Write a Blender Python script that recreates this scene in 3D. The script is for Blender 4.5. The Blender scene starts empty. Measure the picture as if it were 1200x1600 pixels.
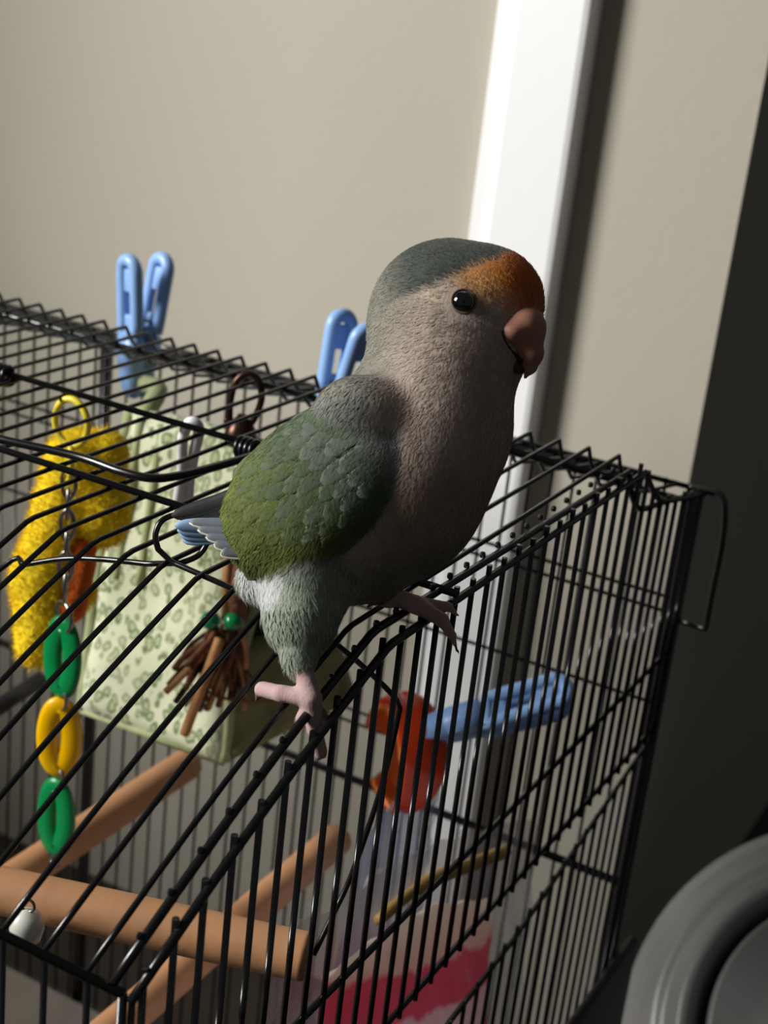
import bpy, bmesh, math, random
import numpy as np
from mathutils import Vector, Matrix
random.seed(7); RNG = np.random.default_rng(7)
sc = bpy.context.scene
COL = sc.collection

# ------------------------------------------------------------------ camera
PITCH, ROLL, YAW, FPX = math.radians(20.45), math.radians(6.56), math.radians(26.97), 2400.0
CAM = np.array([0.0, 0.0, 1.475])
fw = np.array([-math.sin(YAW)*math.cos(PITCH), math.cos(YAW)*math.cos(PITCH), -math.sin(PITCH)])
_r = np.cross(fw, [0, 0, 1.0]); _r /= np.linalg.norm(_r); _u = np.cross(_r, fw)
rt = math.cos(ROLL)*_r + math.sin(ROLL)*_u
up = -math.sin(ROLL)*_r + math.cos(ROLL)*_u
cd = bpy.data.cameras.new('camera'); cam = bpy.data.objects.new('camera', cd); COL.objects.link(cam)
M = Matrix([[rt[i], up[i], -fw[i], CAM[i]] for i in range(3)] + [[0, 0, 0, 1]])
cam.matrix_world = M
cd.sensor_fit = 'VERTICAL'; cd.sensor_height = 24.0; cd.sensor_width = 18.0; cd.lens = FPX/1600*24.0
cd.clip_start = 0.01; cd.clip_end = 50
cd.dof.use_dof = True; cd.dof.focus_distance = 0.43; cd.dof.aperture_fstop = 13.0
sc.camera = cam

# ------------------------------------------------------------------ light
w = bpy.data.worlds.new('world'); sc.world = w; w.use_nodes = True
w.node_tree.nodes['Background'].inputs[0].default_value = (0.92, 0.96, 1.0, 1)
w.node_tree.nodes['Background'].inputs[1].default_value = 0.055
def area(name, loc, target, sx, sy, power, color):
    ld = bpy.data.lights.new(name, 'AREA'); ld.shape = 'RECTANGLE'; ld.size = sx; ld.size_y = sy
    ld.energy = power; ld.color = color
    o = bpy.data.objects.new(name, ld); COL.objects.link(o); o.location = loc
    o.rotation_euler = (Vector(target)-Vector(loc)).to_track_quat('-Z', 'Y').to_euler()
    return o
area('window_daylight', (-1.98, -0.84, 2.26), (-0.30, 0.60, 1.25), 0.75, 0.8, 92, (1.0, 0.985, 0.955))
vs = sc.view_settings
vs.view_transform = 'Standard'; vs.look = 'None'; vs.exposure = 0.0; vs.gamma = 1.0; vs.use_curve_mapping = False

# ------------------------------------------------------------------ helpers
def ray(x, y): return fw + rt*(x-600)/FPX - up*(y-800)/FPX
def at(x, y, t): return CAM + ray(x, y)*t
def onx(x, y, X): d = ray(x, y); return CAM + d*(X-CAM[0])/d[0]
def ony(x, y, Y): d = ray(x, y); return CAM + d*(Y-CAM[1])/d[1]
def onz(x, y, Z): d = ray(x, y); return CAM + d*(Z-CAM[2])/d[2]

def srgb(r, g, b):
    def f(c):
        c /= 255.0
        return c/12.92 if c <= .04045 else ((c+.055)/1.055)**2.4
    return (f(r), f(g), f(b), 1)

def mat(name, col, rough=.5, var=0.0, vscale=40, bump=0.0, bscale=200, metal=0.0, spec=.5, trans=0.0, alpha=1.0, sss=0.0, coat=0.0):
    m = bpy.data.materials.new(name); m.use_nodes = True
    nt = m.node_tree; b = nt.nodes['Principled BSDF']
    b.inputs['Base Color'].default_value = col; b.inputs['Roughness'].default_value = rough
    b.inputs['Metallic'].default_value = metal; b.inputs['Specular IOR Level'].default_value = spec
    b.inputs['Transmission Weight'].default_value = trans; b.inputs['Alpha'].default_value = alpha
    b.inputs['Coat Weight'].default_value = coat
    if sss:
        b.inputs['Subsurface Weight'].default_value = sss; b.inputs['Subsurface Radius'].default_value = (.004, .003, .002)
        b.inputs['Subsurface Scale'].default_value = 1.0
    tc = nt.nodes.new('ShaderNodeTexCoord')
    if var:
        n = nt.nodes.new('ShaderNodeTexNoise'); n.inputs['Scale'].default_value = vscale; n.inputs['Detail'].default_value = 4
        nt.links.new(tc.outputs['Object'], n.inputs['Vector'])
        mr = nt.nodes.new('ShaderNodeMapRange'); mr.inputs[1].default_value = .25; mr.inputs[2].default_value = .75
        mr.inputs[3].default_value = 1-var; mr.inputs[4].default_value = 1+var
        nt.links.new(n.outputs['Fac'], mr.inputs[0])
        mx = nt.nodes.new('ShaderNodeMix'); mx.data_type = 'RGBA'; mx.blend_type = 'MULTIPLY'; mx.inputs[0].default_value = 1
        mx.inputs[6].default_value = col
        nt.links.new(mr.outputs[0], mx.inputs[7]); nt.links.new(mx.outputs[2], b.inputs['Base Color'])
    if bump:
        n2 = nt.nodes.new('ShaderNodeTexNoise'); n2.inputs['Scale'].default_value = bscale; n2.inputs['Detail'].default_value = 3
        nt.links.new(tc.outputs['Object'], n2.inputs['Vector'])
        bp = nt.nodes.new('ShaderNodeBump'); bp.inputs['Strength'].default_value = bump; bp.inputs['Distance'].default_value = .002
        nt.links.new(n2.outputs['Fac'], bp.inputs['Height']); nt.links.new(bp.outputs[0], b.inputs['Normal'])
    return m

def link(name, me, m=None, parent=None, smooth=True):
    o = bpy.data.objects.new(name, me); COL.objects.link(o)
    if m is not None and not me.materials: me.materials.append(m)
    if smooth and len(me.polygons): me.polygons.foreach_set('use_smooth', [True]*len(me.polygons))
    if parent is not None: o.parent = parent
    return o
def meshobj(name, verts, faces, m, parent=None, smooth=True):
    me = bpy.data.meshes.new(name); me.from_pydata([tuple(map(float, v)) for v in verts], [], [tuple(map(int, f)) for f in faces]); me.update()
    return link(name, me, m, parent, smooth)
def thing(name, label, cat, group=None, kind=None):
    o = bpy.data.objects.new(name, None); COL.objects.link(o); o.empty_display_size = .02
    return tag(o, label, cat, group, kind)
def tag(o, label=None, cat=None, group=None, kind=None):
    if label: o['label'] = label
    if cat: o['category'] = cat
    if group: o['group'] = group
    if kind: o['kind'] = kind
    return o

def tube_data(pts, rad, seg=8, closed=False, caps=True):
    P = np.array([np.array(p, float) for p in pts]); n = len(P)
    R = np.full(n, rad, float) if np.isscalar(rad) else np.array(rad, float)
    T = np.zeros_like(P)
    for i in range(n):
        a = P[(i-1) % n] if (closed or i > 0) else P[i]; b = P[(i+1) % n] if (closed or i < n-1) else P[i]
        t1 = P[i]-a; t2 = b-P[i]
        l1 = np.linalg.norm(t1); l2 = np.linalg.norm(t2)
        t = (t1/l1 if l1 > 1e-12 else 0) + (t2/l2 if l2 > 1e-12 else 0)
        T[i] = t/np.linalg.norm(t)
    ref = np.array([0, 0, 1.0]) if abs(T[0][2]) < .9 else np.array([1.0, 0, 0])
    N = np.cross(T[0], ref); N /= np.linalg.norm(N)
    V = []; F = []
    for i in range(n):
        N = N - T[i]*(N@T[i]); N /= np.linalg.norm(N); B = np.cross(T[i], N)
        for k in range(seg):
            a = 2*math.pi*k/seg
            V.append(P[i] + R[i]*(math.cos(a)*N + math.sin(a)*B))
    m = n if closed else n-1
    for i in range(m):
        j = (i+1) % n
        for k in range(seg):
            k2 = (k+1) % seg
            F.append((i*seg+k, i*seg+k2, j*seg+k2, j*seg+k))
    if caps and not closed:
        F.append(tuple(range(seg-1, -1, -1))); F.append(tuple((n-1)*seg+k for k in range(seg)))
    return V, F
def tube(name, pts, rad, m, parent=None, seg=8, closed=False):
    V, F = tube_data(pts, rad, seg, closed)
    return meshobj(name, V, F, m, parent)
def smooth_path(pts, n=8):
    P = [np.array(p, float) for p in pts]; out = []
    for i in range(len(P)-1):
        p0 = P[max(i-1, 0)]; p1 = P[i]; p2 = P[i+1]; p3 = P[min(i+2, len(P)-1)]
        for k in range(n):
            t = k/n
            out.append(.5*((2*p1)+(-p0+p2)*t+(2*p0-5*p1+4*p2-p3)*t*t+(-p0+3*p1-3*p2+p3)*t**3))
    out.append(P[-1]); return out
def join(parts):
    V = []; F = []
    for v, f in parts:
        o = len(V); V += list(v); F += [tuple(i+o for i in q) for q in f]
    return V, F
def box_data(c, sz, rotm=None, bev=0.0):
    bm = bmesh.new(); bmesh.ops.create_cube(bm, size=1)
    for v in bm.verts: v.co = Vector((v.co.x*sz[0], v.co.y*sz[1], v.co.z*sz[2]))
    if bev: bmesh.ops.bevel(bm, geom=bm.edges[:], offset=bev, segments=3, affect='EDGES', profile=.5)
    V = [np.array(v.co) for v in bm.verts]; bm.verts.index_update(); F = [tuple(v.index for v in f.verts) for f in bm.faces]; bm.free()
    if rotm is not None: V = [rotm@v for v in V]
    return [v+np.array(c) for v in V], F
def lathe_data(prof, origin, axis, seg=48, capends=True):
    axis = np.array(axis, float); axis /= np.linalg.norm(axis)
    ref = np.array([0, 0, 1.0]) if abs(axis[2]) < .9 else np.array([1.0, 0, 0])
    N = np.cross(axis, ref); N /= np.linalg.norm(N); B = np.cross(axis, N)
    V = []; F = []
    for r, h in prof:
        for k in range(seg):
            a = 2*math.pi*k/seg
            V.append(np.array(origin)+axis*h+r*(math.cos(a)*N+math.sin(a)*B))
    for i in range(len(prof)-1):
        for k in range(seg):
            k2 = (k+1) % seg
            F.append((i*seg+k, i*seg+k2, (i+1)*seg+k2, (i+1)*seg+k))
    if capends:
        F.append(tuple(range(seg-1, -1, -1))); F.append(tuple((len(prof)-1)*seg+k for k in range(seg)))
    return V, F
def ring_pts(c, a, b, ra, rb, n=32):
    return [np.array(c)+ra*math.cos(2*math.pi*k/n)*np.array(a)+rb*math.sin(2*math.pi*k/n)*np.array(b) for k in range(n)]

# ---- signed distance helpers + surface nets (numpy)
def smin(a, b, k):
    if k <= 0: return np.minimum(a, b)
    h_ = np.clip(.5+.5*(b-a)/k, 0, 1)
    return b*(1-h_)+a*h_-k*h_*(1-h_)
def sd_ell(p, c, rad, axes=None):
    q = p-np.array(c)
    if axes is not None: q = q@np.array(axes).T
    rad = np.array(rad, float)
    k0 = np.sqrt(((q/rad)**2).sum(-1)); k1 = np.sqrt(((q/rad**2)**2).sum(-1))+1e-9
    return k0*(k0-1)/k1
def sd_cone(p, a, b, ra, rb):
    a = np.array(a, float); b = np.array(b, float); ab = b-a
    t = np.clip(((p-a)@ab)/(ab@ab), 0, 1)
    d = p-(a+t[..., None]*ab)
    return np.sqrt((d*d).sum(-1))-(ra+t*(rb-ra))
def surface_nets(fn, lo, hi, step):
    lo = np.array(lo, float); hi = np.array(hi, float)
    n = np.ceil((hi-lo)/step).astype(int)+1
    ax = [lo[i]+step*np.arange(n[i]) for i in range(3)]
    D = np.empty(n, np.float64)
    for i in range(0, n[0], 16):
        g = np.stack(np.meshgrid(ax[0][i:i+16], ax[1], ax[2], indexing='ij'), -1)
        D[i:i+16] = fn(g)
    ins = D < 0
    cn = n-1
    cnt = np.zeros(cn, int); acc = np.zeros(tuple(cn)+(3,)); ec = np.zeros(cn, int)
    corners = [(a, b, c) for a in (0, 1) for b in (0, 1) for c in (0, 1)]
    def sub(A, o): return A[o[0]:o[0]+cn[0], o[1]:o[1]+cn[1], o[2]:o[2]+cn[2]]
    for o in corners: cnt += sub(ins, o)
    for o in corners:
        for k in range(3):
            if o[k] == 1: continue
            o2 = list(o); o2[k] = 1
            d1 = sub(D, o); d2 = sub(D, o2); cr = (d1 < 0) != (d2 < 0)
            t = np.where(cr, d1/np.where(cr, d1-d2, 1), 0)
            for j in range(3):
                v = o[j] + (t if j == k else 0)
                acc[..., j] += np.where(cr, v, 0)
            ec += cr
    act = (cnt > 0) & (cnt < 8)
    idx = -np.ones(cn, int); idx[act] = np.arange(act.sum())
    ijk = np.argwhere(act)
    V = lo + step*(ijk + acc[act]/np.maximum(ec[act], 1)[:, None])
    F = []
    for k in range(3):
        o2 = [0, 0, 0]; o2[k] = 1
        a = ins[:n[0]-o2[0], :n[1]-o2[1], :n[2]-o2[2]]; b = ins[o2[0]:, o2[1]:, o2[2]:]
        E = np.argwhere(a != b)
        u_, v_ = (k+1) % 3, (k+2) % 3
        ok = (E[:, u_] > 0) & (E[:, v_] > 0) & (E[:, u_] < cn[u_]) & (E[:, v_] < cn[v_]) & (E[:, k] < cn[k]); E = E[ok]
        sgn = a[E[:, 0], E[:, 1], E[:, 2]]
        def g(du, dv):
            q = E.copy(); q[:, u_] += du; q[:, v_] += dv
            return idx[q[:, 0], q[:, 1], q[:, 2]]
        Q = np.stack([g(-1, -1), g(0, -1), g(0, 0), g(-1, 0)], 1)
        Q = np.where(sgn[:, None], Q, Q[:, ::-1])
        F.append(Q)
    F = np.concatenate(F); F = F[(F >= 0).all(1)]
    return V, F

def surface_netsL(fn, lo, hi, step):          # for the left-handed picture-aligned frames
    V, F = surface_nets(fn, lo, hi, step); return V, F[:, ::-1]
# ------------------------------------------------------------------ materials
M_wire = mat('black_enamel_wire', (.006, .006, .007, 1), .25, spec=.6)
M_base = mat('black_plastic', (.010, .010, .011, 1), .45)
M_wall = mat('beige_wall_paint', srgb(178, 172, 157), .75, var=.03, vscale=3, bump=.10, bscale=140)
M_trim = mat('white_gloss_paint', srgb(240, 240, 240), .35, bump=.05, bscale=60)
M_floor = mat('dark_floor', srgb(60, 50, 42), .6, var=.2, vscale=8)
M_wood = mat('natural_wood_dowel', srgb(196, 144, 102), .55, var=.10, vscale=60, bump=.06, bscale=300)
M_blue = mat('light_blue_plastic', srgb(146, 184, 236), .35, var=.05, vscale=100, sss=.15)
M_metal = mat('dull_steel', (.35, .32, .29, 1), .35, metal=1.0)
M_green = mat('green_plastic', srgb(8, 140, 74), .3, var=.05, sss=.1)
M_yellow = mat('yellow_plastic', srgb(255, 196, 0), .3, var=.05, sss=.1)
M_lemon = mat('pale_yellow_plastic', srgb(238, 218, 60), .4, sss=.1)
M_white = mat('white_plastic', srgb(246, 243, 246), .4)
M_grey = mat('grey_glossy_plastic', srgb(150, 149, 147), .30, var=.04, vscale=12)
M_black = mat('black_rubber', (.004, .004, .004, 1), .6)

# ------------------------------------------------------------------ setting
ZF = 0.74; WY = 0.85; CX = -0.234
def struct(name, V, F, m, smooth=False):
    o = meshobj(name, V, F, m, None, smooth); o['kind'] = 'structure'; return o
V, F = box_data((0, 0.4, ZF-.02), (6, 5, .04)); struct('floor', V, F, M_floor)
V, F = box_data(((CX-2.6)/2, WY+.5, ZF+1.3), (2.6+CX, 1.0, 2.6)); struct('wall_back', V, F, M_wall)
# unseen side wall, added so its window opening shades the lower and left wall
wx0, wx1 = -1.27, -1.15; wy0, wy1, wz0, wz1 = -.95, .335, 1.44, 2.30
V, F = join([box_data(((wx0+wx1)/2, -.75, (ZF+wz0)/2), (wx1-wx0, 3.2, wz0-ZF)), box_data(((wx0+wx1)/2, -.75, (wz1+3.34)/2), (wx1-wx0, 3.2, 3.34-wz1)),
             box_data(((wx0+wx1)/2, (wy1+WY)/2, (wz0+wz1)/2), (wx1-wx0, WY-wy1, wz1-wz0)), box_data(((wx0+wx1)/2, (wy0-2.35)/2, (wz0+wz1)/2), (wx1-wx0, 2.35+wy0, wz1-wz0))])
struct('added_wall_left', V, F, M_wall)
# door casing: front board with a rounded outer lip, side return
xl, xr = ony(765, 0, WY-.018)[0], ony(925, 0, WY-.018)[0]
prof = [(xl, WY), (xl, WY-.006), (xl+.002, WY-.009), (xl+.012, WY-.010), (xl+.015, WY-.014), (xl+.018, WY-.016), (xr-.004, WY-.0185), (xr-.001, WY-.0175), (xr, WY-.015), (xr, WY)]
V = [(x, y, z) for z in (ZF, ZF+2.4) for x, y in prof]; n = len(prof)
F = [(i, (i+1) % n, (i+1) % n+n, i+n) for i in range(n)] + [tuple(range(n-1, -1, -1)), tuple(range(n, 2*n))]
struct('trim_1', V, F, M_trim)

# ------------------------------------------------------------------ bird cage
XR, XL, YF, YB = -0.166, -0.715, 0.227, 0.625
ZTOP, ZEF, ZEB, ZB = 1.300, 1.252, 1.266, 0.840
YBF, YBB = 0.334, 0.538
WR, RR = 0.00084, 0.00125       # wire and rod radius
cage = thing('bird_cage', 'black wire bird cage with a ridged roof, the parrot standing on its edge', 'bird cage')
cyl_me = bpy.data.meshes.new('wire'); V, F = tube_data([(0, 0, 0), (0, 0, 1)], WR, 8)
cyl_me.from_pydata([tuple(v) for v in V], [], F); cyl_me.materials.append(M_wire); cyl_me.polygons.foreach_set('use_smooth', [True]*len(cyl_me.polygons))
def wire_z(x, y, z0, z1, parent, k=1.0):
    o = bpy.data.objects.new('wire', cyl_me); COL.objects.link(o); o.parent = parent
    o.location = (x, y, z0); o.scale = (k, k, z1-z0); return o
def zroof(y):
    if y < YBF: t = (YBF-y)/(YBF-YF); return ZTOP-(ZTOP-ZEF)*t+.0025*math.sin(math.pi*t)
    if y > YBB: return float(np.interp(y-YBB, [0, .005, .020, .042, YB-YBB], [ZTOP, 1.2925, 1.2795, 1.2745, ZEB]))
    return ZTOP
roof_ys = list(np.linspace(YF, YBF-.004, 9)) + [YBF-.0015, YBF+.002] + [YBB-.002, YBB, YBB+.0025, YBB+.005, YBB+.012, YBB+.020, YBB+.028, YBB+.042] + list(np.linspace(YBB+.06, YB, 2))
def roof_profile(off=0.0): return [(y, zroof(y)+off) for y in roof_ys]

# roof: frame rods, one wire mesh shared by every roof wire
def rods(name, paths, rad, parent, seg=8):
    V, F = join([tube_data(p, rad, seg) for p in paths]); return meshobj(name, V, F, M_wire, parent)
YA, YBr, YD = 2.945*.175, 2.51*.175, 2.125*.175
roof = rods('roof_frame', [[(XL, YA, ZTOP-.0016), (XR, YA, ZTOP-.0016)], [(XL, YD, ZTOP+.0015), (XR+.003, YD, ZTOP+.0015)],
                           [(XL, YF, ZEF), (XR, YF, ZEF)], [(XL, YB, ZEB), (XR+.006, YB, ZEB)],
                           [(XL, YB-.03, zroof(YB-.03)-.0016), (XR, YB-.03, zroof(YB-.03)-.0016)]], RR, cage)
Vw, Fw = tube_data([(0, y, z) for y, z in roof_profile()], WR, 8)
roof_wire = bpy.data.meshes.new('roof_wire'); roof_wire.from_pydata([tuple(map(float, v)) for v in Vw], [], Fw); roof_wire.materials.append(M_wire)
roof_wire.polygons.foreach_set('use_smooth', [True]*len(roof_wire.polygons))
RX = [-.2139+.01243*3-.01243*j for j in range(44)]
for x in RX:
    if x < XL: continue
    o = bpy.data.objects.new('roof_wire', roof_wire); COL.objects.link(o); o.parent = roof; o.location = (x, 0, 0)
# end rods along the right roof edge: the roof's own rod and the panel's top rod
def edge_path(x, off, y1=.530):
    P = [(x, y, zroof(y)+off) for y in roof_ys if y < y1]
    return P
dip = [onx(984, 737, XR), onx(986, 768, XR), onx(1000, 795, XR), onx(1036, 785, XR), onx(1084, 773, XR)]
dip2 = [onx(1008, 738, XR+.001), onx(1026, 776, XR+.001), onx(1044, 782, XR+.001), onx(1100, 772, XR+.002)]
tube('edge_rod', edge_path(XR-.0030, .0012, .524)+[tuple(p) for p in smooth_path(dip, 6)], .00125, M_wire, roof)
tube('edge_rod', edge_path(XR+.0022, -.0012, .53)+[tuple(p) for p in smooth_path(dip2, 6)], .00125, M_wire, roof)
# wire ends: small blobs where the cross rods meet the end rods
nub = bpy.data.meshes.new('wire_end'); V, F = lathe_data([(.0001, -.0011), (.0008, -.0008), (.0010, 0), (.0008, .0008), (.0001, .0011)], (0, 0, 0), (0, 0, 1), 8)
nub.from_pydata([tuple(v) for v in V], [], F); nub.materials.append(M_wire)

# right end panel
right = rods('end_panel_frame', [[(XR, .232, 1.190), (XR, YB, 1.190)], [(XR, YF, 1.150), (XR, YB, 1.151)],
                                 [(XR, YF, 1.060), (XR, .4235, 1.1155), (XR, .4764, 1.1190), (XR, YB, 1.147)], [(XR, YF, ZEF), (XR, YF, ZB)]], .00115, cage)
rods('corner_post', [[(XR, YB, ZEB), (XR, YB, ZB)], [(XR-.002, YB-.003, ZEB), (XR-.002, YB-.003, ZB)]], .0016, right)
y = YF+.006
gapline = lambda y: 1.060+(y-YF)*(1.1155-1.060)/(.4235-YF) if y < .4235 else 1.1155+(y-.4235)*(1.147-1.1155)/(YB-.4235)
i = 0
while y < YB-.004:
    zt = zroof(y)+(.0018 if i % 2 else .0008)
    wire_z(XR+.0011, y, 1.149, zt, right, 1.12)
    wire_z(XR+.0010, y+.002, ZB-.002, gapline(y+.002)+.0022, right, 1.0)
    if y < .515:
        o = bpy.data.objects.new('wire_end', nub); COL.objects.link(o); o.parent = right; o.location = (XR-.0034, y+.004, zroof(y+.004)+.0026)
    y += .0110; i += 1
# back panel
back = rods('back_panel_frame', [[(XL, YB, z), (XR, YB, z)] for z in (1.2135, 1.2065, 1.161)] , .0009, cage)
V, F = box_data(((XL+XR-.03)/2, YB+.0015, 1.2630), (XR-.03-XL, .0016, .0085), None, .0004); meshobj('eave_strip', V, F, M_base, back)
rods('back_bar', [[(XL, YB, 1.064), (XR, YB, 1.064)]], .0021, back)
rods('back_post', [[(-.491, YB, ZEB), (-.491, YB, ZB)], [(-.4935, YB, ZEB), (-.4935, YB, ZB)]], .0018, back)
tube('side_bar', [onx(-40, 1130, -.47), onx(64, 1061, -.47)], .0042, M_base, back)
rods('back_cross_rod', [[(-.47, YB, 1.103), (-.27, YB, 1.103)], [(-.47, YB, 1.096), (-.27, YB, 1.096)]], .0008, back)
x = XR-.006
while x > XL:
    wire_z(x, YB+.001, ZB, ZEB+.001, back, .9); x -= .01055
# front panel and left panel
front = rods('front_panel_frame', [[(XL, YF, z), (XR, YF, z)] for z in (1.19, 1.12)], .0011, cage)
x = RX[0]+.0125
while x > XL:
    wire_z(x, YF+.001, ZB, ZEF, front); x -= .01243
left = rods('end_panel_frame', [[(XL, YF, 1.19), (XL, YB, 1.19)], [(XL, YF, 1.15), (XL, YB, 1.15)], [(XL, yy, zroof(yy)) for yy in roof_ys]], .0011, cage)
y = YF+.006
while y < YB:
    wire_z(XL, y, ZB, zroof(y), left); y += .0125
# wire loop standing off the rear corner
lp = [ony(777+300, 760, YB), ony(1112, 767, YB), ony(1129, 776, YB), ony(1133, 800, YB), ony(1128, 850, YB), ony(1112, 930, YB), ony(1102, 984, YB)]
tube('corner_loop', smooth_path(lp, 6)+[ony(1080, 976, YB), ony(1058, 968, YB)], .0013, M_wire, cage)
# hatch in the roof: hinge rod B, frame C, coil hinges
hz = ZTOP+.0022
hatch = tube('hatch_rod', [(XL, YBr, hz), (-.2755, YBr-.002, hz)], .00125, M_wire, cage)
Cp = [onz(-200, 632, hz+.001), onz(-60, 669, hz+.001), onz(0, 686, hz+.001), onz(120, 713, hz+.001), onz(190, 737, hz+.001), onz(235, 747, hz+.001), onz(275, 744, hz+.001), onz(330, 731, hz+.001), onz(410, 708, hz+.001)]
tube('hatch_frame', smooth_path(Cp, 6), .00155, M_wire, hatch)
for px, py in ((388, 702), (4, 585)):
    c = onz(px, py, hz)
    pts = []
    for k in range(60):
        a = 2*math.pi*k/15
        pts.append(c+np.array([(k/60-.5)*.008, .0036*math.cos(a), .0036*math.sin(a)]))
    tube('coil_hinge', pts, .0009, M_wire, hatch, 6)
# base tray, its liner, and the black guard along the lower right end
V, F = box_data(((XR+XL)/2, (YF+YB)/2, (ZB+ZF)/2), (XR-XL+.012, YB-YF+.012, ZB-ZF), None, .006)
base = meshobj('base_tray', V, F, M_base, cage)
liner = mat('grey_cage_liner', srgb(120, 112, 102), .8, var=.1)
V, F = box_data(((XR+XL)/2, (YF+YB)/2, ZB+.0005), (XR-XL-.006, YB-YF-.006, .002)); meshobj('tray_liner', V, F, liner, base, False)
V, F = box_data((XR+.006, (.30+YB+.012)/2, (ZB-.01+1.031)/2), (.005, YB+.012-.30, 1.031-ZB+.01), None, .002); meshobj('seed_guard', V, F, M_base, cage)

# ------------------------------------------------------------------ perches
def dowel(name, a, b, r, label, group=None):
    a = np.array(a); b = np.array(b); L = np.linalg.norm(b-a); ax = (b-a)/L
    V, F = lathe_data([(r*.86, 0), (r*.97, .0006), (r, .0016)] + [(r*(1+.008*math.sin(9*t+3*a[0])), .002+t*(L-.004)) for t in np.linspace(0, 1, 14)] + [(r, L-.0016), (r*.97, L-.0006), (r*.86, L)], a, ax, 28)
    o = meshobj(name, V, F, M_wood); return o
p3 = dowel('wooden_perch', (-.2985, YF+.002, 1.06), (-.2985, .578, 1.06), .0080, None)
tag(p3, 'plain wooden dowel perch crossing under the swing perch, ending below the orange pepper', 'perch', 'fixed dowel perches')
p2 = dowel('wooden_perch', (-.397, YF+.002, 1.06), (-.397, .590, 1.06), .0085, None)
tag(p2, 'plain wooden dowel perch ending just under the green fabric tent', 'perch', 'fixed dowel perches')
swing = thing('swing_perch', 'thick wooden dowel swing hung from a bent black wire inside the cage', 'swing')
sr = onz(482, 1496, 1.19); sl = onz(0, 1391, 1.19); dirn = (sl-sr)/np.linalg.norm(sl-sr)
d_ = dowel('dowel', sr, sr+dirn*.148, .0074, None); d_.parent = swing
hk = onz(265, 868, 1.302)
W = [onx(490, 1492, -.1810), onx(520, 1430, -.1795), onx(548, 1370, -.178), onx(585, 1265, -.1755), onx(605, 1195, -.1740), onx(622, 1120, -.1725), onx(623, 1103, -.1725), onx(608, 1080, -.1730), onx(545, 1022, -.1850), onx(480, 975, -.196), onx(416, 943, -.207), onx(330, 905, -.2235), onx(268, 878, -.2375)]
loop = [onx(247, 858, -.2415), onx(243, 835, -.2430), onx(255, 812, -.2425), onx(285, 806, -.2400), onx(322, 838, -.2340), onx(312, 866, -.2345), onx(282, 880, -.2375)]
Lp = [onx(230, 881, -.249), onx(160, 874, -.265), onx(100, 873, -.279), onx(40, 882, -.293), onx(0, 890, -.302), sr+dirn*.147+np.array([0, 0, .05]), sr+dirn*.146]
tube('hanging_wire', smooth_path(W, 5)+smooth_path(loop, 5)+smooth_path(Lp, 5), .00088, M_wire, swing)

# ------------------------------------------------------------------ grey appliance by the wall corner
ac = at(1345, 1650, .86); k = .86/2400
aax = -fw*.80-rt*.22+up*.42
ap = thing('plastic_appliance', 'round glossy grey plastic appliance with a black seam, right of the cage', 'appliance')
V, F = lathe_data([(250*k, -.10), (330*k, -.09), (372*k, -.05), (380*k, -.012), (376*k, -.004), (366*k, .0), (358*k, .001), (352*k, .006), (330*k, .016), (312*k, .020), (304*k, .019), (298*k, .022), (280*k, .030), (268*k, .031), (258*k, .026), (252*k, .012), (246*k, -.004)], ac, aax, 96)
meshobj('shell', V, F, M_grey, ap)
V, F = lathe_data([(252*k, -.03), (252*k, .004), (238*k, .008), (234*k, -.01)], ac, aax, 96); meshobj('seam', V, F, M_black, ap)
V, F = lathe_data([(234*k, -.02), (234*k, .026), (230*k, .031), (224*k, .032), (216*k, .030), (150*k, .040), (70*k, .045), (2*k, .046)], ac, aax, 96); meshobj('cover', V, F, M_grey, ap)
V, F = box_data((ac[0]+.02, ac[1]+.06, (ZF+ac[2])/2-.03), (.14, .08, ac[2]-ZF-.06), None, .01); meshobj('foot', V, F, M_grey, ap)

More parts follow.
